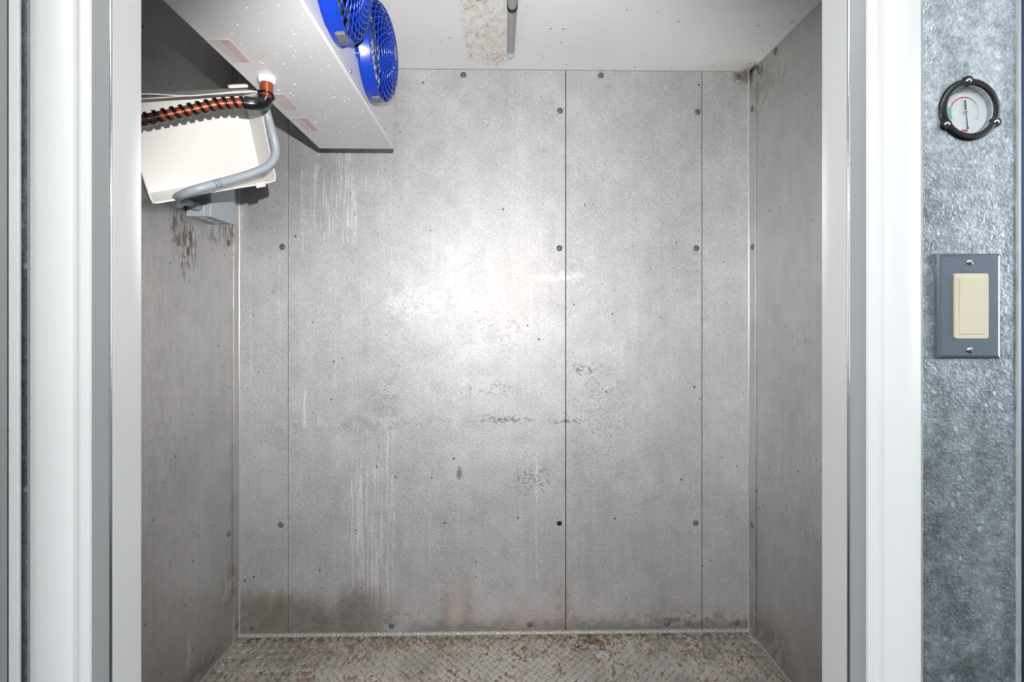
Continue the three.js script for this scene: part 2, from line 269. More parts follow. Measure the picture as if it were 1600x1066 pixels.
{ const c = structure('ceiling', reuv(box(XL - 0.1, XR + 0.1, HC, HC + 0.1, ZB - 0.1, ZF), (x, y, z) => [(x - XL) / W, (z - ZB) / 1.5]), M.ceil, 'white painted cold-room ceiling with mildew flecks'); }
{ // checker-plate floor with raised treads
  const f = structure('floor', reuv(box(XL - 0.1, XR + 0.1, -0.06, 0, ZB - 0.1, ZF + 0.02), (x, y, z) => [(x - XL) / W, (z - ZB) / 1.42]), M.floor, 'rusty checker-plate metal floor');
  const lug = (() => { const g = new THREE.SphereGeometry(1, 10, 5, 0, Math.PI * 2, 0, Math.PI / 2); g.scale(0.0155, 0.0030, 0.0042); return g; })();
  const rnd = rng(5), parts = [], p = 0.0185;
  for (let i = 0; i * p < W - 0.03; i++) for (let j = 0; j * p < 0.62; j++) {
    if ((i + j) % 2) continue;
    const g = lug.clone(); g.rotateY(((i >> 0) % 2 ? 1 : -1) * (Math.PI / 4) + (rnd() - 0.5) * 0.06); g.translate(XL + 0.02 + i * p, -0.0002, ZB + 0.03 + j * p); parts.push(g);
  }
  const t = mesh('tread_relief', reuv(mergeGeometries(parts), (x, y, z) => [(x - XL) / W, (z - ZB) / 1.42]), M.tread, f); t.userData.kind = 'stuff';
  // upturned edge of the plate along the three walls
  const cove = (len) => { const pts = []; pts.push([0, 0.0135], [0.0012, 0.014], [0.0024, 0.013], [0.0034, 0.0085], [0.006, 0.004], [0.0095, 0.0016], [0.013, 0.0006], [0.013, -0.001], [0, -0.001]); const s = new THREE.Shape(pts.map(a => new THREE.Vector2(...a))); return new THREE.ExtrudeGeometry(s, { depth: len, bevelEnabled: false }); };   // x out from wall, y up, along z
  const trimMat = std(0xa9a6a0, 0.5, 0.8, { bumpMap: embossAt(6, 6), bumpScale: 0.0012 });
  const place = (name, g, label) => structure(name, g, trimMat, label);
  place('trim_1', cove(W - 0.008).scale(0.85, 0.85, 1).rotateY(-Math.PI / 2).translate(XR - 0.004, 0, ZB), 'shiny upturned floor edge along the rear wall');
  place('trim_2', cove(1.40).scale(0.5, 0.5, 1).translate(XL + 0.0005, 0, ZB), 'upturned floor edge along the evaporator-side wall');
  place('trim_3', cove(1.40).scale(0.5, 0.5, 1).rotateY(Math.PI).translate(XR - 0.0005, 0, ZB + 1.40), 'upturned floor edge along the dial-side wall');
}

// ───────────────────────── setting: outside face of the cold room ─────────────────────────
const ZW = -0.532;   // galvanised face
{
  const uvg = (x, y) => [x / 0.6 + 0.31, y / 0.6];
  const wall = structure('wall_front', merge([box(-2.3, -0.498, 0, 2.8, ZF, ZW - 0.004), box(0.46, 2.3, 0, 2.8, ZF, ZW - 0.03), box(-0.498, 0.46, 2.1, 2.8, ZF, ZW - 0.004)]), M.core, 'galvanised outer wall round the cold-room doorway');
  mesh('panel', reuv(rbox(-1.35, -0.440, 0, 2.8, ZW - 0.006, ZW, 0.0012, 1), uvg), M.galv, wall);
  { const ps = new THREE.Shape([[0.4065, 0], [0.574, 0], [0.574, 2.8], [0.4065, 2.8]].map(a => new THREE.Vector2(...a))), ph = new THREE.Path(); ph.absarc(0.5205, 1.5535, 0.0275, 0, Math.PI * 2, true); ps.holes.push(ph);
    mesh('panel', reuv(new THREE.ExtrudeGeometry(ps, { depth: 0.0288, bevelEnabled: true, bevelSize: 0.0012, bevelThickness: 0.0012, bevelSegments: 2, curveSegments: 32 }).translate(0, 0, ZW - 0.03), uvg), M.galv, wall); }
  mesh('panel', reuv(rbox(-0.438, 0.403, 2.12, 2.8, ZW - 0.006, ZW, 0.0012, 1), uvg), M.galv, wall);
  mesh('panel', reuv(rbox(-2.3, -1.353, 0, 2.8, ZW - 0.006, ZW, 0.0012, 1), uvg), M.galv, wall);
  mesh('side_panel', reuv(box(0.576, 2.3, 0, 2.8, ZW - 0.03, ZW - 0.024), uvg), M.shadedSteel, wall).userData.label = 'sheet beyond the panel joint with shade put into its dark blue-grey colour';
  mesh('joint_bead', rbox(0.5735, 0.5785, 0, 2.8, ZW - 0.03, ZW + 0.002, 0.0012, 2), M.galvEdge, wall);
  mesh('joint_bead', rbox(0.4638, 0.4675, 0, 2.1, ZW - 0.001, ZW + 0.002, 0.0009, 2), M.galvEdge, wall);
  mesh('joint_bead', rbox(-0.5075, -0.5035, 0, 2.1, ZW - 0.001, ZW + 0.002, 0.0009, 2), M.galvEdge, wall);
}
{ // door frame round the opening
  const frame = new THREE.Group(); frame.name = 'door_1'; frame.userData = { kind: 'structure', label: 'white moulded door frame with grey contact strip' }; scene.add(frame);
  const profile = (w) => [[0, -0.02], [0, -0.0035], [0.0012, -0.0012], [0.0035, -0.0002], [0.007, 0.0006], [0.0105, 0.0008], [0.0125, -0.0004], [0.0138, -0.0022], [0.0165, -0.0026], [0.0195, -0.0024], [0.0215, -0.0008], [0.024, 0], [w * 0.62, 0.0006], [w - 0.012, 0.0002], [w - 0.005, -0.0006], [w - 0.0018, -0.0022], [w, -0.007], [w, -0.02]];
  const casing = (w, len) => toCreasedNormals(new THREE.ExtrudeGeometry(new THREE.Shape(profile(w).map(a => new THREE.Vector2(a[0], -a[1]))), { depth: len, bevelEnabled: false }).rotateX(-Math.PI / 2), 0.6);   // shape y -> +/-z ; extruded along y
  // after rotateX(-90): (x, y, z) -> (x, z, -y): profile height -> +z
  const H = 2.06;
  mesh('casing', casing(0.0625, H).translate(0.4015, 0, -0.525), M.frame, frame);
  const lc = casing(0.066, H); lc.scale(-1, 1, 1); { const ix = lc.index; if (ix) { for (let i = 0; i < ix.count; i += 3) { const a = ix.getX(i); ix.setX(i, ix.getX(i + 2)); ix.setX(i + 2, a); } } else { for (const k of ['position', 'normal', 'uv']) { const at = lc.attributes[k], n = at.itemSize; for (let i = 0; i < at.count; i += 3) for (let c = 0; c < n; c++) { const t = at.array[i * n + c]; at.array[i * n + c] = at.array[(i + 2) * n + c]; at.array[(i + 2) * n + c] = t; } } } }
  mesh('casing', lc.translate(-0.4372, 0, -0.525), M.frame, frame);
  mesh('casing', rbox(-0.50, 0.464, 2.062, 2.125, -0.545, -0.525, 0.002), M.frame, frame);
  mesh('contact_strip', rbox(0.3842, 0.4055, 0, H, -0.541, -0.528, 0.001), M.greyVinyl, frame);
  mesh('contact_strip', rbox(-0.4415, -0.4194, 0, H, -0.541, -0.528, 0.001), M.greyVinyl, frame);
  for (const [a, s] of [[0.3825, 1], [-0.4176, -1]]) {
    mesh('edge_strip', new THREE.CylinderGeometry(0.0014, 0.0014, H, 12).translate(a + s * 0.0003, H / 2, -0.5288), M.chrome, frame);
    mesh('seal', box(Math.min(a + s * 0.0012, a + s * 0.003), Math.max(a + s * 0.0012, a + s * 0.003), 0, H, -0.540, -0.5298), M.seal, frame);
  }
  mesh('liner', rbox(0.3820, 0.459, 0, H, -0.5725, -0.5295, 0.0015), M.frame, frame);
  mesh('liner', rbox(-0.497, -0.4168, 0, H, -0.5725, -0.5295, 0.0015), M.frame, frame);
  mesh('liner', rbox(-0.4168, 0.3820, H - 0.02, 2.1, -0.5725, -0.5295, 0.0015), M.frame, frame);
}
{ // open door leaf, seen as a sliver past the hinge side
  const d = thing('cooler_door', 'open brushed-steel door leaf at the edge of the frame, white gasket along its hinge side', 'door', [-0.4985, 0, -0.4525]);
  d.rotation.y = -76 * Math.PI / 180;
  // local: leaf runs along +z, face towards +x
  mesh('leaf', reuv(rbox(-0.075, -0.002, 0.02, 2.06, 0.004, 0.86, 0.003), (x, y, z) => [y, z]), M.doorSteel, d);
  mesh('gasket', rbox(-0.0775, -0.073, 0.02, 2.06, -0.0055, 0.004, 0.0012), M.frame, d);
  const h = mesh('handle', tube([[0.0, 0.95, 0.78], [0.05, 0.96, 0.78], [0.055, 1.0, 0.78], [0.055, 1.18, 0.78], [0.05, 1.22, 0.78], [0.0, 1.23, 0.78]], 0.008, 40, 10), M.chrome, d);
}

// ───────────────────────── evaporator ─────────────────────────
const EX0 = -0.688, EX1 = -0.4027, EY = 1.968, EZ0 = -1.855, EZ1 = -0.72;
{
  const e = thing('evaporator_unit', 'white ceiling-hung evaporator with two blue fan guards and water drops underneath', 'evaporator', [0, 0, 0]);
  const pan = mesh('drain_pan', rbox(EX0, EX1, EY, EY + 0.034, EZ0, EZ1, 0.007, 4), M.white, e);
  const yT = HC - 0.0005, y0 = EY + 0.026, x0 = EX0 + 0.002, x1 = EX1 - 0.002, z0 = EZ0 + 0.003, z1 = EZ1 - 0.003, t = 0.0025;
  mesh('casing', merge([rbox(x0, x1, yT - 0.004, yT, z0, z1, 0.001, 1), rbox(x0, x0 + t, y0, yT, z0, z1, 0.001, 1), rbox(x0, x1, y0, yT, z0, z0 + t, 0.001, 1), rbox(x0, x1, y0, yT, z1 - t, z1, 0.001, 1)]), M.white, e);
  // fan panel with round openings: shape x -> -z, y -> y
  const fanZ = [-1.503, -1.172], fanY = 2.142;
  const sh = new THREE.Shape([[-z1, y0], [-z0, y0], [-z0, yT], [-z1, yT]].map(a => new THREE.Vector2(...a)));
  for (const z of fanZ) { const h = new THREE.Path(); h.absarc(-z, fanY, 0.128, 0, Math.PI * 2, true); sh.holes.push(h); }
  mesh('fan_panel', new THREE.ExtrudeGeometry(sh, { depth: t, bevelEnabled: false, curveSegments: 40 }).rotateY(Math.PI / 2).translate(x1 - t, 0, 0), M.white, e);
  mesh('coil', box(x0 + 0.006, x0 + 0.11, y0 + 0.02, yT - 0.02, z0 + 0.03, z1 - 0.03), M.coil, e);
  // fan guard: axis +z local, turned to +x
  const dome = r => 0.034 + 0.046 * Math.sqrt(Math.max(0, 1 - (r / 0.1395) ** 2.3));
  const skirt = new THREE.LatheGeometry([[0.1465, 0], [0.1495, 0.0005], [0.1495, 0.0045], [0.1435, 0.0065], [0.1405, 0.034], [0.1385, 0.0385], [0.1355, 0.036], [0.1375, 0.006], [0.1345, 0.0005], [0.1465, 0]].map(a => new THREE.Vector2(...a)), 72).rotateX(Math.PI / 2);
  const grille = []; 
  const arcR = (() => { const L = [[0, 0]]; let d = 0; for (let i = 1; i <= 400; i++) { const r = 0.139 * i / 400, q = 0.139 * (i - 1) / 400; d += Math.hypot(r - q, dome(r) - dome(q)); L.push([d, r]); } return t => { const x = t * d; for (const [a, b] of L) if (a >= x) return b; return 0.139; }; })();   // radius at a share of the rib's length
  for (let i = 1; i <= 10; i++) { const r = arcR(0.12 + 0.088 * i - 0.02); grille.push(new THREE.TorusGeometry(r, 0.0013, 5, 72).scale(1, 1, 1.5).translate(0, 0, dome(r) - 0.002)); }
  for (let k = 0; k < 32; k++) { const pts = []; for (let i = 0; i <= 12; i++) { const q = 0.13 + 0.87 * i / 12, r = arcR(q), a = k / 32 * Math.PI * 2 + 1.5 * q; pts.push([r * Math.cos(a), r * Math.sin(a), dome(r) - 0.0025]); } grille.push(tube(pts, 0.0016, 24, 5)); }
  grille.push(new THREE.CylinderGeometry(0.022, 0.022, 0.006, 24).rotateX(Math.PI / 2).translate(0, 0, dome(0.0) - 0.002));
  const grilleGeo = merge(grille);
  const ear = new THREE.ExtrudeGeometry((() => { const s = new THREE.Shape(); s.absarc(0.152, 0, 0.0105, -Math.PI / 2, Math.PI / 2); s.lineTo(0.14, 0.0135); s.lineTo(0.14, -0.0135); return s; })(), { depth: 0.006, bevelEnabled: true, bevelSize: 0.001, bevelThickness: 0.001, bevelSegments: 2 });
  const earScrew = new THREE.LatheGeometry([[0, 0.0115], [0.003, 0.011], [0.0046, 0.009], [0.0048, 0.007]].map(a => new THREE.Vector2(...a)), 12).rotateX(Math.PI / 2).translate(0.153, 0, 0);
  const bladeGeo = (() => { const P = [], I = []; const nr = 8, na = 8; for (let i = 0; i <= nr; i++) for (let j = 0; j <= na; j++) { const r = 0.03 + 0.088 * i / nr, w = 0.5 + 0.35 * i / nr, a = (j / na - 0.5) * w + 0.35 * i / nr; P.push(r * Math.cos(a), r * Math.sin(a), 0.034 * (j / na - 0.5) + 0.006 * Math.sin(Math.PI * j / na)); } for (let i = 0; i < nr; i++) for (let j = 0; j < na; j++) { const a = i * (na + 1) + j; I.push(a, a + na + 1, a + 1, a + 1, a + na + 1, a + na + 2); } const g = new THREE.BufferGeometry(); g.setAttribute('position', new THREE.Float32BufferAttribute(P, 3)); g.setIndex(I); const back = g.clone(); back.translate(0, 0, -0.0012); const bi = back.index; for (let i = 0; i < bi.count; i += 3) { const a = bi.getX(i); bi.setX(i, bi.getX(i + 1)); bi.setX(i + 1, a); } g.computeVertexNormals(); back.computeVertexNormals(); return mergeGeometries([g, back]); })();
  for (const [n, z] of fanZ.slice(0, 2).entries()) {
    const fan = new THREE.Group(); fan.name = 'fan'; fan.position.set(x1 - 0.03, fanY, z); fan.rotation.y = Math.PI / 2; e.add(fan);
    mesh('fan_hub', new THREE.CylinderGeometry(0.034, 0.034, 0.03, 24).rotateX(Math.PI / 2).translate(0, 0, 0), M.blade, fan);
    for (let k = 0; k < 5; k++) { const b = mesh('fan_blade', bladeGeo, M.blade, fan); b.rotation.z = k / 5 * Math.PI * 2 + 0.4 + n; }
    mesh('motor', new THREE.CylinderGeometry(0.038, 0.042, 0.08, 24).rotateX(Math.PI / 2).translate(0, 0, -0.06), M.black, fan);
    const gd = new THREE.Group(); gd.name = 'fan_guard'; gd.position.set(EX1 - 0.0015, fanY, z); gd.rotation.y = Math.PI / 2; e.add(gd);
    mesh('skirt', skirt, M.blue, gd); mesh('grille', grilleGeo, M.blue, gd);
    for (const a of [3.65, 5.75, 1.0, 2.1]) { const m = mesh('ear', ear, M.blue, gd); m.rotation.z = a; const s = mesh('screw', earScrew, M.screw, gd); s.rotation.z = a; }
    mesh('drip_lip', rbox(-0.017, 0.017, -0.1475, -0.138, 0.012, 0.036, 0.003), std(0x63666c, 0.35), gd).userData.label = 'small grey lip under the guard';
  }
  const scr = new THREE.LatheGeometry([[0, 0.003], [0.003, 0.0026], [0.0045, 0.001], [0.0045, 0]].map(a => new THREE.Vector2(...a)), 12).rotateX(Math.PI / 2);
  for (const [y, z] of [[1.990, -1.318], [1.990, -1.705], [1.990, -1.0]]) { const s = mesh('screw', scr, M.screw, e); s.position.set(EX1, y, z); s.rotation.y = Math.PI / 2; }
  // red-printed warning stickers under the pan (too faded to read)
  const sticker = (seed, lines) => { const c = document.createElement('canvas'); c.width = 256; c.height = 128; const g = c.getContext('2d'); g.fillStyle = '#cfc9ca'; g.fillRect(0, 0, 256, 128); const r = rng(seed); g.fillStyle = lines ? '#b98a8e' : '#c3a2a5'; if (lines) { for (let i = 0; i < 6; i++) { let x = 14; while (x < 230) { const w = 6 + r() * 22; g.fillRect(x, 14 + i * 18, w, 6); x += w + 6; } } } else { g.fillRect(12, 12, 232, 56); g.fillStyle = '#cfc9ca'; for (let i = 0; i < 3; i++) g.fillRect(30 + r() * 20, 22 + i * 16, 150 + r() * 40, 5); g.fillStyle = '#bc9599'; for (let i = 0; i < 2; i++) { let x = 14; while (x < 220) { const w = 8 + r() * 26; g.fillRect(x, 84 + i * 16, w, 5); x += w + 7; } } } const t = new THREE.CanvasTexture(c); t.colorSpace = THREE.SRGBColorSpace; return t; };
  for (const [x, z, w, l, sd, ln] of [[-0.650, -1.185, 0.05, 0.105, 1, 0], [-0.644, -1.46, 0.05, 0.11, 2, 1], [-0.644, -1.625, 0.05, 0.115, 3, 0]]) {
    const g = reuv(box(x - w / 2, x + w / 2, EY - 0.0006, EY + 0.0002, z - l / 2, z + l / 2), (px, py, pz) => [1 - (pz - z + l / 2) / l, (px - x + w / 2) / w]);
    mesh('sticker', g, std(0xffffff, 0.5, 0, { map: sticker(sd, ln) }), e).userData.label = 'faded red-printed warning sticker';
  }
  const rnd = rng(77), dr = [];
  for (let i = 0; i < 115; i++) { const x = EX0 + 0.015 + rnd() * (EX1 - EX0 - 0.03), z = -1.78 + rnd() * 0.85, r = 0.0013 + 0.002 * rnd() ** 2; const g = new THREE.SphereGeometry(r, 10, 5, 0, Math.PI * 2, Math.PI / 2, Math.PI / 2).scale(1, 0.75, 1).translate(x, EY + 0.0002, z); dr.push(g); }
  mesh('water_drops', mergeGeometries(dr), M.water, e).userData.kind = 'stuff';
}
{ // condensate line under the evaporator, wound with black heating cable
  const p = thing('drain_pipe', 'short copper drain pipe wound with black cable under the evaporator', 'pipe', [0, 0, 0]);
  const top = [-0.6256, EY, -1.3135];
  mesh('sealant_collar', new THREE.LatheGeometry([[0.0215, 0.001], [0.0225, -0.004], [0.0205, -0.012], [0.016, -0.0145], [0.014, -0.013]].map(a => new THREE.Vector2(...a)), 24).translate(...top), M.silicone, p).userData.label = 'white sealant collar';
  mesh('stub', new THREE.CylinderGeometry(0.0155, 0.0155, 0.045, 24).translate(top[0], EY - 0.027, top[2]), M.copper, p).userData.label = 'bare copper stub';
  // elbow and run towards the side wall
  const path = [[-0.6256, EY - 0.03, -1.3135], [-0.6262, EY - 0.055, -1.3125], [-0.6325, 1.8985, -1.3085], ...[[400, 165, 1.292], [380, 163.5, 1.28], [350, 165.5, 1.265], [320, 171.5, 1.25], [290, 178, 1.235], [260, 184.5, 1.22], [222, 192, 1.205]].map(([a, b, d]) => [(a - 782) / 760 * d, 1.32 + (500 - b) / 760 * d, -d]), [-0.97, 1.785, -1.165], [-1.0945, 1.765, -1.115]];
  const curve = new THREE.CatmullRomCurve3(path.map(a => V(...a)), false, 'centripetal');
  const sub = (a, b, r, seg) => { const c = new THREE.CatmullRomCurve3(Array.from({ length: 24 }, (_, i) => curve.getPointAt(a + (b - a) * i / 23))); return new THREE.TubeGeometry(c, seg, r, 16, false); };
  mesh('copper_run', sub(0, 0.50, 0.0118, 60), M.copper, p);
  mesh('dark_run', sub(0.50, 0.62, 0.0122, 30), M.copperDark, p).userData.label = 'blackened length of pipe';
  mesh('green_run', sub(0.62, 1, 0.0118, 40), M.patina, p).userData.label = 'dark green length of pipe';
  mesh('elbow', sub(0.045, 0.155, 0.0172, 30), M.wrap, p).userData.label = 'black rubber elbow sleeve';
  // double winding
  const fr = curve.computeFrenetFrames(800), wind = [];
  for (const off of [0, 0.32]) { const pts = []; const turns = 25, N = 900; for (let i = 0; i <= N; i++) { const t = 0.10 + 0.88 * i / N, k = Math.min(799, Math.round(t * 800)), c = curve.getPointAt(t), a = Math.PI * 2 * turns * i / N - off * 2.6, n = fr.normals[k], b = fr.binormals[k]; const lag = off * 0.024; const c2 = curve.getPointAt(Math.min(1, t + lag)); pts.push(c2.addScaledVector(n, 0.0148 * Math.cos(a + off * 2.6)).addScaledVector(b, 0.0148 * Math.sin(a + off * 2.6))); } wind.push(new THREE.TubeGeometry(new THREE.CatmullRomCurve3(pts), 1300, 0.0023, 7, false)); }
  mesh('heating_cable', merge(wind), M.wrap, p).userData.label = 'glossy black cable coiled round the pipe';
  mesh('cable_tie', new THREE.TorusGeometry(0.0185, 0.0035, 8, 24).rotateX(Math.PI / 2 - 0.3).translate(-0.6275, EY - 0.047, -1.3135), M.wrap, p);
}
// ───────────────────────── hanging white tray ─────────────────────────
{
  const A = V(0.6867, 0.365, -0.6287).normalize();                           // along its length
  const B0 = V(-0.0087, -0.8264, -0.5631); const B = B0.clone().addScaledVector(A, -A.dot(B0)).normalize();   // down its width
  const N = new THREE.Vector3().crossVectors(B, A).normalize();               // opens towards the doorway
  const g = thing('cover_tray', 'shallow white sheet-metal tray hanging on its side under the evaporator', 'tray', [-0.9284, 1.8517, -1.1939]);
  const m = new THREE.Matrix4().makeBasis(A, B.clone().negate(), N); g.quaternion.setFromRotationMatrix(m);   // local x length, -y width, z towards opening
  const w = 0.337, h = 0.256, d = 0.092, t = 0.0022, fl = 0.005;
  // flared trough: floor smaller than rim
  mesh('floor_sheet', rbox(fl * 0.3, w - fl, -h + fl * 0.15, -fl * 0.25, -d, -d + t, 0.001, 1), M.trayWhite, g);
  const wall = (a, b, c, e) => { // quad sheet of four local points, thickness t
    const q = [a, b, c, e].map(p => V(...p)), n = new THREE.Vector3().crossVectors(q[1].clone().sub(q[0]), q[3].clone().sub(q[0])).normalize().multiplyScalar(t / 2), P = [];
    for (const s of [1, -1]) for (const p of q) P.push(p.clone().addScaledVector(n, s));
    const f = [[0, 1, 2, 3], [7, 6, 5, 4], [0, 4, 5, 1], [1, 5, 6, 2], [2, 6, 7, 3], [3, 7, 4, 0]], pos = [];
    for (const [i, j, k, l] of f) for (const v of [i, j, k, i, k, l]) pos.push(P[v].x, P[v].y, P[v].z);
    const gg = new THREE.BufferGeometry(); gg.setAttribute('position', new THREE.Float32BufferAttribute(pos, 3)); gg.setAttribute('uv', new THREE.Float32BufferAttribute(new Float32Array(pos.length / 3 * 2), 2)); gg.computeVertexNormals(); return gg;
  };
  const F = [fl * 0.3, w - fl, -h + fl * 0.15, -fl * 0.25];
  mesh('side', wall([0, 0, 0], [w, 0, 0], [F[1], F[3], -d], [F[0], F[3], -d]), M.trayWhite, g);
  mesh('side', wall([w, 0, 0], [w, -h, 0], [F[1], F[2], -d], [F[1], F[3], -d]), M.trayWhite, g);
  mesh('side', wall([w, -h, 0], [0, -h, 0], [F[0], F[2], -d], [F[1], F[2], -d]), M.trayWhite, g);
  mesh('side', wall([0, -h, 0], [0, 0, 0], [F[0], F[3], -d], [F[0], F[2], -d]), M.trayWhite, g);
  mesh('rim', tube([[0, 0, 0], [w * 0.5, 0, 0], [w - 0.004, 0, 0], [w, -0.004, 0], [w, -h / 2, 0], [w, -h + 0.004, 0], [w - 0.004, -h, 0], [w / 2, -h, 0], [0.003, -h, 0], [0, -h + 0.003, 0], [0, -h / 2, 0]], 0.0018, 160, 8, true), M.trayWhite, g);
  mesh('clip', rbox(w - 0.062, w - 0.034, -h - 0.012, -h + 0.004, -0.006, 0.002, 0.001), M.trayWhite, g).userData.label = 'small white clip on the lower rim';
  mesh('hinge_tab', rbox(w - 0.06, w - 0.006, 0.006, 0.016, -0.05, -0.035, 0.004, 3), M.trayWhite, g).userData.label = 'rounded white hinge tab';
}
{ // electrical box on the wall
  const b = thing('electrical_box', 'small grey plastic electrical box fixed high in the rear corner', 'electrical box', [XL, 1.68, -1.708]);
  mesh('body', rbox(0, 0.066, 0, 0.185, -0.152, 0, 0.005, 3), M.boxGrey, b);
  mesh('lid', rbox(0.066, 0.088, -0.001, 0.186, -0.153, 0.001, 0.004, 3), M.boxGrey, b);
  for (const z of [-0.035, -0.075, -0.115]) mesh('knockout', new THREE.CylinderGeometry(0.0125, 0.0125, 0.003, 20).translate(0.04, -0.0008, z), M.boxGrey, b);
  mesh('screw', new THREE.CylinderGeometry(0.005, 0.005, 0.008, 14).translate(0.078, -0.004, -0.14), M.screw, b);
  mesh('latch_mark', rbox(0.068, 0.080, 0.045, 0.062, -0.0005, 0.0018, 0.0005, 1), M.pvcGrey, b);
  mesh('gland', new THREE.LatheGeometry([[0.0115, 0.03], [0.014, 0.03], [0.0155, 0.025], [0.0155, 0.012], [0.018, 0.011], [0.018, 0.0], [0.0115, 0]].map(a => new THREE.Vector2(...a)), 20).rotateX(Math.PI / 2).translate(0.04, 0.036, 0.0), M.pvcGrey, b);
}
{ // flexible conduit from the box, across the tray, up to the evaporator
  const P = (px, py, d) => [(px - 782) / 760 * d, 1.32 + (500 - py) / 760 * d, -d];   // bends read off as bearing and distance
  const pts = [[XL + 0.04, 1.716, -1.69], [XL + 0.041, 1.715, -1.645], P(283.5, 322, 1.575), P(280, 315, 1.43), P(290, 306.5, 1.345), P(312, 298, 1.335), P(340, 290, 1.36), P(372, 281, 1.40), P(402, 271, 1.43), P(422, 261, 1.45), P(432, 248, 1.46), P(433.5, 232, 1.46), P(429, 212, 1.45), P(423, 190, 1.445), P(417, 168, 1.43), [-0.700, 1.995, -1.44], [-0.684, 2.012, -1.445]];
  const c = thing('flexible_conduit', 'grey flexible conduit looping from electrical box across white tray', 'conduit', [0, 0, 0]);
  mesh('sleeve', tube(pts, 0.0119, 160, 16), M.pvcGrey, c);
  const cv = new THREE.CatmullRomCurve3(pts.map(a => V(...a)), false, 'centripetal');
  const mark = (t, len) => { const a = cv.getPointAt(t), b = cv.getPointAt(t + len); return new THREE.TubeGeometry(new THREE.LineCurve3(a, b), 1, 0.01205, 16, false); };
  const ink = std(0x3c4356, 0.6); for (const t of [0.545, 0.552, 0.559, 0.42, 0.427]) mesh('print_mark', mark(t, 0.002), ink, c).userData.label = 'dark printed ring';
}
{ // slim tube along the ceiling
  const t = thing('ceiling_tube', 'slim grey translucent tube with clear rounded tip running along the ceiling', 'tube', [0.0386, 2.351, 0]);
  const y = 0, r = 0.0152;
  mesh('tube_body', new THREE.CylinderGeometry(r, r, 1.12, 24).rotateX(Math.PI / 2).translate(0, y, -1.855 + 0.56), M.tubeGrey, t);
  mesh('collar', new THREE.CylinderGeometry(r * 0.82, r * 0.92, 0.02, 24).rotateX(-Math.PI / 2).translate(0, y, -1.865), M.clearCap, t);
  mesh('tip', new THREE.SphereGeometry(r * 0.95, 20, 12).scale(1, 1, 1.5).translate(0, y, -1.882), M.clearCap, t);
  for (const z of [-1.60, -0.95]) mesh('clip', merge([new THREE.TorusGeometry(r + 0.0012, 0.0012, 6, 24, Math.PI).rotateZ(Math.PI).scale(1, 1, 8).translate(0, y, z), rbox(-r - 0.0024, -r, y, 0.0226, z - 0.009, z + 0.009, 0.0005, 1), rbox(r, r + 0.0024, y, 0.0226, z - 0.009, z + 0.009, 0.0005, 1)]), M.coil, t);
}

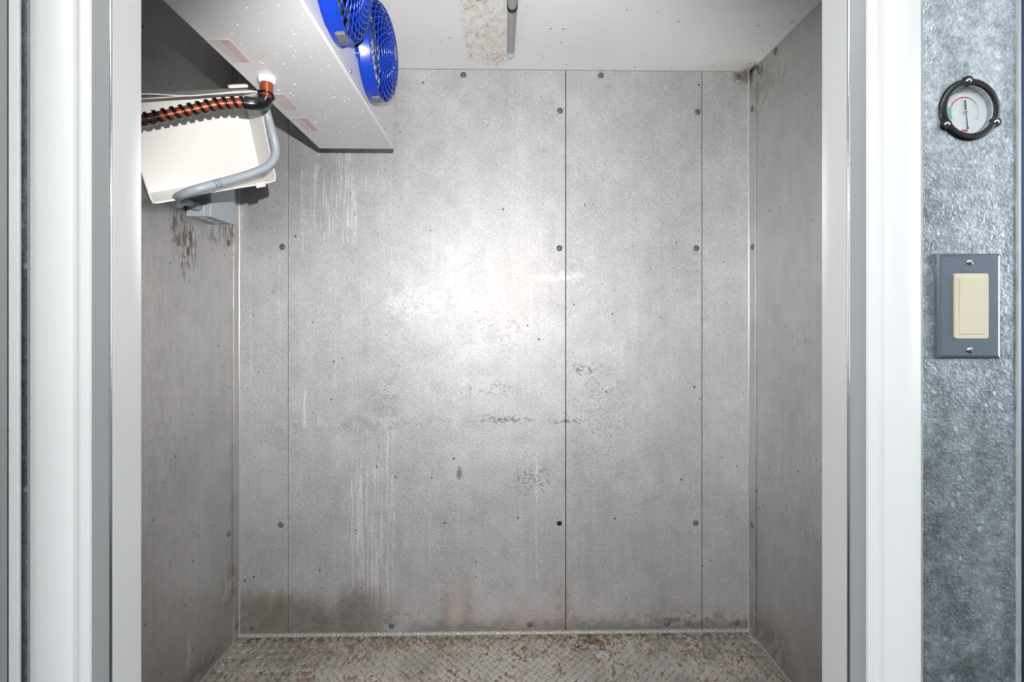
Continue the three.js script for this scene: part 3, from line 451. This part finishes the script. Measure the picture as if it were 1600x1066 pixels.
// ───────────────────────── dial thermometer and switch ─────────────────────────
{
  const t = thing('dial_thermometer', 'round black-rimmed dial thermometer recessed in the galvanised panel', 'thermometer', [0.5205, 1.5535, ZW]);
  const ring = new THREE.LatheGeometry([[0.0268, -0.008], [0.0268, 0.0022], [0.0275, 0.0032], [0.0325, 0.0030], [0.0342, 0.0018], [0.0344, 0]].map(a => new THREE.Vector2(...a)), 64).rotateX(Math.PI / 2);
  mesh('bezel', ring, M.black, t);
  const earS = new THREE.Shape(); earS.absarc(0, 0, 0.0055, 0, Math.PI * 2);
  const scr = new THREE.LatheGeometry([[0, 0.0062], [0.0018, 0.0058], [0.0032, 0.0044], [0.0034, 0.003]].map(a => new THREE.Vector2(...a)), 14).rotateX(Math.PI / 2);
  for (const a of [95, 212, 334]) { const r = a === 95 ? 0.0315 : 0.0318, x = r * Math.cos(a * Math.PI / 180), y = r * Math.sin(a * Math.PI / 180); mesh('ear', new THREE.CylinderGeometry(0.0055, 0.006, 0.003, 20).rotateX(Math.PI / 2).translate(x, y, 0.0014), M.black, t); const s = mesh('screw', scr, M.screw, t); s.position.set(x, y, -0.001); }
  const cup = new THREE.LatheGeometry([[0.0262, -0.0062], [0.0268, 0.001]].map(a => new THREE.Vector2(...a)), 64).rotateX(Math.PI / 2);
  mesh('cup', cup, std(0xc8ccd0, 0.3, 0.8, { side: THREE.DoubleSide }), t);
  const c = document.createElement('canvas'); c.width = c.height = 512; const g = c.getContext('2d');
  g.fillStyle = '#dfe5e4'; g.fillRect(0, 0, 512, 512);
  const arc = (r, a0, a1, w, col) => { g.strokeStyle = col; g.lineWidth = w; g.beginPath(); g.arc(256, 256, r, a0 * Math.PI / 180, a1 * Math.PI / 180); g.stroke(); };
  arc(236, 178, 262, 9, '#2a2e33'); arc(232, 95, 150, 7, '#3a4046');
  arc(160, 205, 292, 16, '#cf3f5c'); arc(182, 150, 196, 40, '#8fbca8'); arc(160, 150, 205, 18, '#6fae93'); arc(160, 292, 325, 16, '#93a9a2'); arc(160, 325, 395, 12, '#cdb3ba'); arc(212, 80, 100, 26, '#cf4a66');
  g.strokeStyle = '#8b9499'; g.lineWidth = 3; for (let a = 100; a < 420; a += 10) { const k = a * Math.PI / 180, r0 = a % 30 === 10 ? 118 : 128; g.beginPath(); g.moveTo(256 + r0 * Math.cos(k), 256 + r0 * Math.sin(k)); g.lineTo(256 + 140 * Math.cos(k), 256 + 140 * Math.sin(k)); g.stroke(); }
  const ct = new THREE.CanvasTexture(c); ct.colorSpace = THREE.SRGBColorSpace;
  mesh('dial_face', new THREE.CylinderGeometry(0.0262, 0.0262, 0.001, 64).rotateX(Math.PI / 2).translate(0, 0, -0.0058), std(0xcfd4d4, 0.5), t);
  mesh('dial_print', new THREE.CircleGeometry(0.0258, 64).translate(0, 0, -0.0051), std(0xffffff, 0.5, 0, { map: ct }), t);
  mesh('needle', merge([box(-0.0007, 0.0007, 0, 0.0125, -0.0035, -0.0030), box(-0.0004, 0.0004, -0.02, 0, -0.0035, -0.0030), new THREE.CylinderGeometry(0.0012, 0.0012, 0.0005, 10).rotateX(Math.PI / 2).translate(0, -0.019, -0.003)]).rotateZ(0.10), std(0x2a3238, 0.5), t);
  mesh('hub', new THREE.SphereGeometry(0.0021, 16, 10).translate(0, 0, -0.003), M.chrome, t);
  mesh('glass', new THREE.CylinderGeometry(0.0266, 0.0266, 0.0012, 48).rotateX(Math.PI / 2).translate(0, 0, 0.0006), M.glass, t);
}
{
  const s = thing('light_switch', 'cream rocker switch in a steel wall plate with blue reflected light in its colour', 'switch', [0.5168, 1.3352, ZW]);
  const w = 0.0716, h = 0.1168, b = 0.0042;
  const sh = new THREE.Shape(); const a = w / 2 - b, k = h / 2 - b; sh.moveTo(-a, -k); sh.lineTo(a, -k); sh.lineTo(a, k); sh.lineTo(-a, k); sh.closePath();
  const hole = new THREE.Path(); hole.moveTo(-0.0175, -0.0345); hole.lineTo(-0.0175, 0.0345); hole.lineTo(0.0175, 0.0345); hole.lineTo(0.0175, -0.0345); hole.closePath();
  mesh('plate', new THREE.ExtrudeGeometry(sh, { depth: 0.0006, bevelEnabled: true, bevelThickness: 0.0042, bevelSize: b, bevelSegments: 3 }).translate(0, 0, 0.0004), M.plate, s);
  mesh('switch_frame', (() => { const o = new THREE.Shape(); const r = 0.002, A = 0.0182, K = 0.0352; o.moveTo(-A + r, -K); o.lineTo(A - r, -K); o.quadraticCurveTo(A, -K, A, -K + r); o.lineTo(A, K - r); o.quadraticCurveTo(A, K, A - r, K); o.lineTo(-A + r, K); o.quadraticCurveTo(-A, K, -A, K - r); o.lineTo(-A, -K + r); o.quadraticCurveTo(-A, -K, -A + r, -K); const hh = new THREE.Path(); hh.moveTo(-0.0146, -0.0318); hh.lineTo(-0.0146, 0.0318); hh.lineTo(0.0146, 0.0318); hh.lineTo(0.0146, -0.0318); o.holes.push(hh); return new THREE.ExtrudeGeometry(o, { depth: 0.0022, bevelEnabled: true, bevelSize: 0.0005, bevelThickness: 0.0005, bevelSegments: 2 }); })().translate(0, 0, 0.0048), M.cream, s);
  const rk = mesh('rocker', rbox(-0.0142, 0.0142, -0.0314, 0.0314, -0.003, 0.0024, 0.001, 3), M.cream, s); rk.position.z = 0.0062; rk.rotation.x = 0.025;
  for (const y of [0.0482, -0.0486]) { const sc = new THREE.Group(); sc.name = 'screw'; sc.position.set(0, y, 0.0048); s.add(sc);
    mesh('screw_head', new THREE.LatheGeometry([[0, 0.0022], [0.0022, 0.0018], [0.0036, 0.0006], [0.0038, 0]].map(a => new THREE.Vector2(...a)), 18).rotateX(Math.PI / 2), M.screw, sc); mesh('slot', box(-0.0033, 0.0033, -0.0004, 0.0004, 0.0012, 0.0023).rotateZ(0.5), M.seal, sc); }
}

// ───────────────────────── behind the camera: the kitchen and the flash ─────────────────────────
{
  const rz = 2.8, rx = 2.3;
  structure('wall_kitchen_rear', box(-rx - 0.1, rx + 0.1, 0, 2.8, rz, rz + 0.1), M.kWall);
  structure('wall_kitchen_left', box(-rx - 0.1, -rx, 0, 2.8, ZF, rz), M.kWall);
  structure('wall_kitchen_right', box(rx, rx + 0.1, 0, 2.8, ZF, rz), M.kWall);
  structure('floor_kitchen', box(-rx - 0.1, rx + 0.1, -0.06, 0, ZF + 0.02, rz + 0.1), M.kFloor);
  structure('ceiling_kitchen', box(-rx - 0.1, rx + 0.1, 2.72, 2.82, ZF, rz + 0.1), M.kCeil);
  for (const sd of [-1, 1]) {   // added glowing panels on both side walls, to brighten the door liners
    const w = new THREE.Group(); w.name = sd < 0 ? 'fill_panel_1' : 'fill_panel_2'; w.userData.kind = 'structure'; w.position.set(sd * (rx - 0.001), SIDE_FILL.y, SIDE_FILL.z); w.rotation.y = -sd * Math.PI / 2; scene.add(w);
    const a = SIDE_FILL.w / 2, b = SIDE_FILL.h / 2;
    mesh('fill_frame', merge([box(-a - 0.05, -a, -b - 0.05, b + 0.05, 0, 0.03), box(a, a + 0.05, -b - 0.05, b + 0.05, 0, 0.03), box(-a, a, b, b + 0.05, 0, 0.03), box(-a, a, -b - 0.05, -b, 0, 0.03)]), M.white, w);
    mesh('fill_pane', box(-a, a, -b, b, 0.002, 0.008), std(0xffffff, 0.6, 0, { emissive: SIDE_FILL.color, emissiveIntensity: 1.2 }), w);
    const q = new THREE.RectAreaLight(SIDE_FILL.color, SIDE_FILL.intensity, SIDE_FILL.w, SIDE_FILL.h); q.position.z = 0.012; q.rotation.y = Math.PI; w.add(q);
  }
  const l = thing('ceiling_light', 'cool white rectangular ceiling light in the kitchen outside', 'light', [KITCHEN.pos[0], 2.72, KITCHEN.pos[2]]);
  mesh('light_frame', box(-KITCHEN.w / 2 - 0.03, KITCHEN.w / 2 + 0.03, -0.05, 0, -KITCHEN.d / 2 - 0.03, KITCHEN.d / 2 + 0.03), M.white, l);
  mesh('diffuser', box(-KITCHEN.w / 2, KITCHEN.w / 2, -0.054, -0.05, -KITCHEN.d / 2, KITCHEN.d / 2), std(0xffffff, 0.6, 0, { emissive: KITCHEN.color, emissiveIntensity: 1.2 }), l);
  const a = new THREE.RectAreaLight(KITCHEN.color, KITCHEN.intensity, KITCHEN.w, KITCHEN.d); a.position.set(0, -0.057, 0); a.rotation.x = -Math.PI / 2; l.add(a);

  const f = thing('camera_flash', 'black camera flash on a thin light stand behind the viewpoint', 'flash', [FLASH.pos[0], 0, 0.30]);
  const hy = FLASH.pos[1], fz = FLASH.pos[2] - 0.30;   // local z of the flash face
  mesh('pole', new THREE.CylinderGeometry(0.008, 0.010, hy + 0.05, 14).translate(0, (hy + 0.05) / 2, 0), M.black, f);
  mesh('arm', new THREE.CylinderGeometry(0.006, 0.006, 0.44, 12).rotateX(Math.PI / 2).translate(0, hy + 0.03, -0.22), M.black, f);
  for (let k = 0; k < 3; k++) { const a2 = k / 3 * Math.PI * 2 + Math.PI / 2; mesh('leg', tube([[0, 0.35, 0], [0.15 * Math.cos(a2), 0.18, 0.15 * Math.sin(a2)], [0.28 * Math.cos(a2), 0.008, 0.28 * Math.sin(a2)]], 0.007, 12, 8), M.black, f); }
  mesh('head', rbox(-0.034, 0.034, hy - 0.018, hy + 0.026, fz + 0.004, fz + 0.1, 0.005, 3), M.black, f);
  mesh('flash_lens', rbox(-0.028, 0.028, hy - 0.014, hy + 0.018, fz + 0.001, fz + 0.005, 0.001, 1), std(0xffffff, 0.4, 0, { emissive: FLASH.color, emissiveIntensity: 280 }), f);
  const sp = new THREE.SpotLight(FLASH.color, FLASH.cd, 0, FLASH.angle, FLASH.penumbra, 2); sp.position.set(0, hy, fz - 0.006); sp.castShadow = true; sp.shadow.radius = 0.4; sp.shadow.mapSize.set(2048, 2048); sp.shadow.camera.near = 0.05; sp.shadow.camera.far = 6; sp.shadow.bias = -0.0004;
  sp.target.position.set(FLASH.aim[0] - FLASH.pos[0], FLASH.aim[1], FLASH.aim[2] - 0.30); f.add(sp); f.add(sp.target);
}
renderer.render(scene, camera);
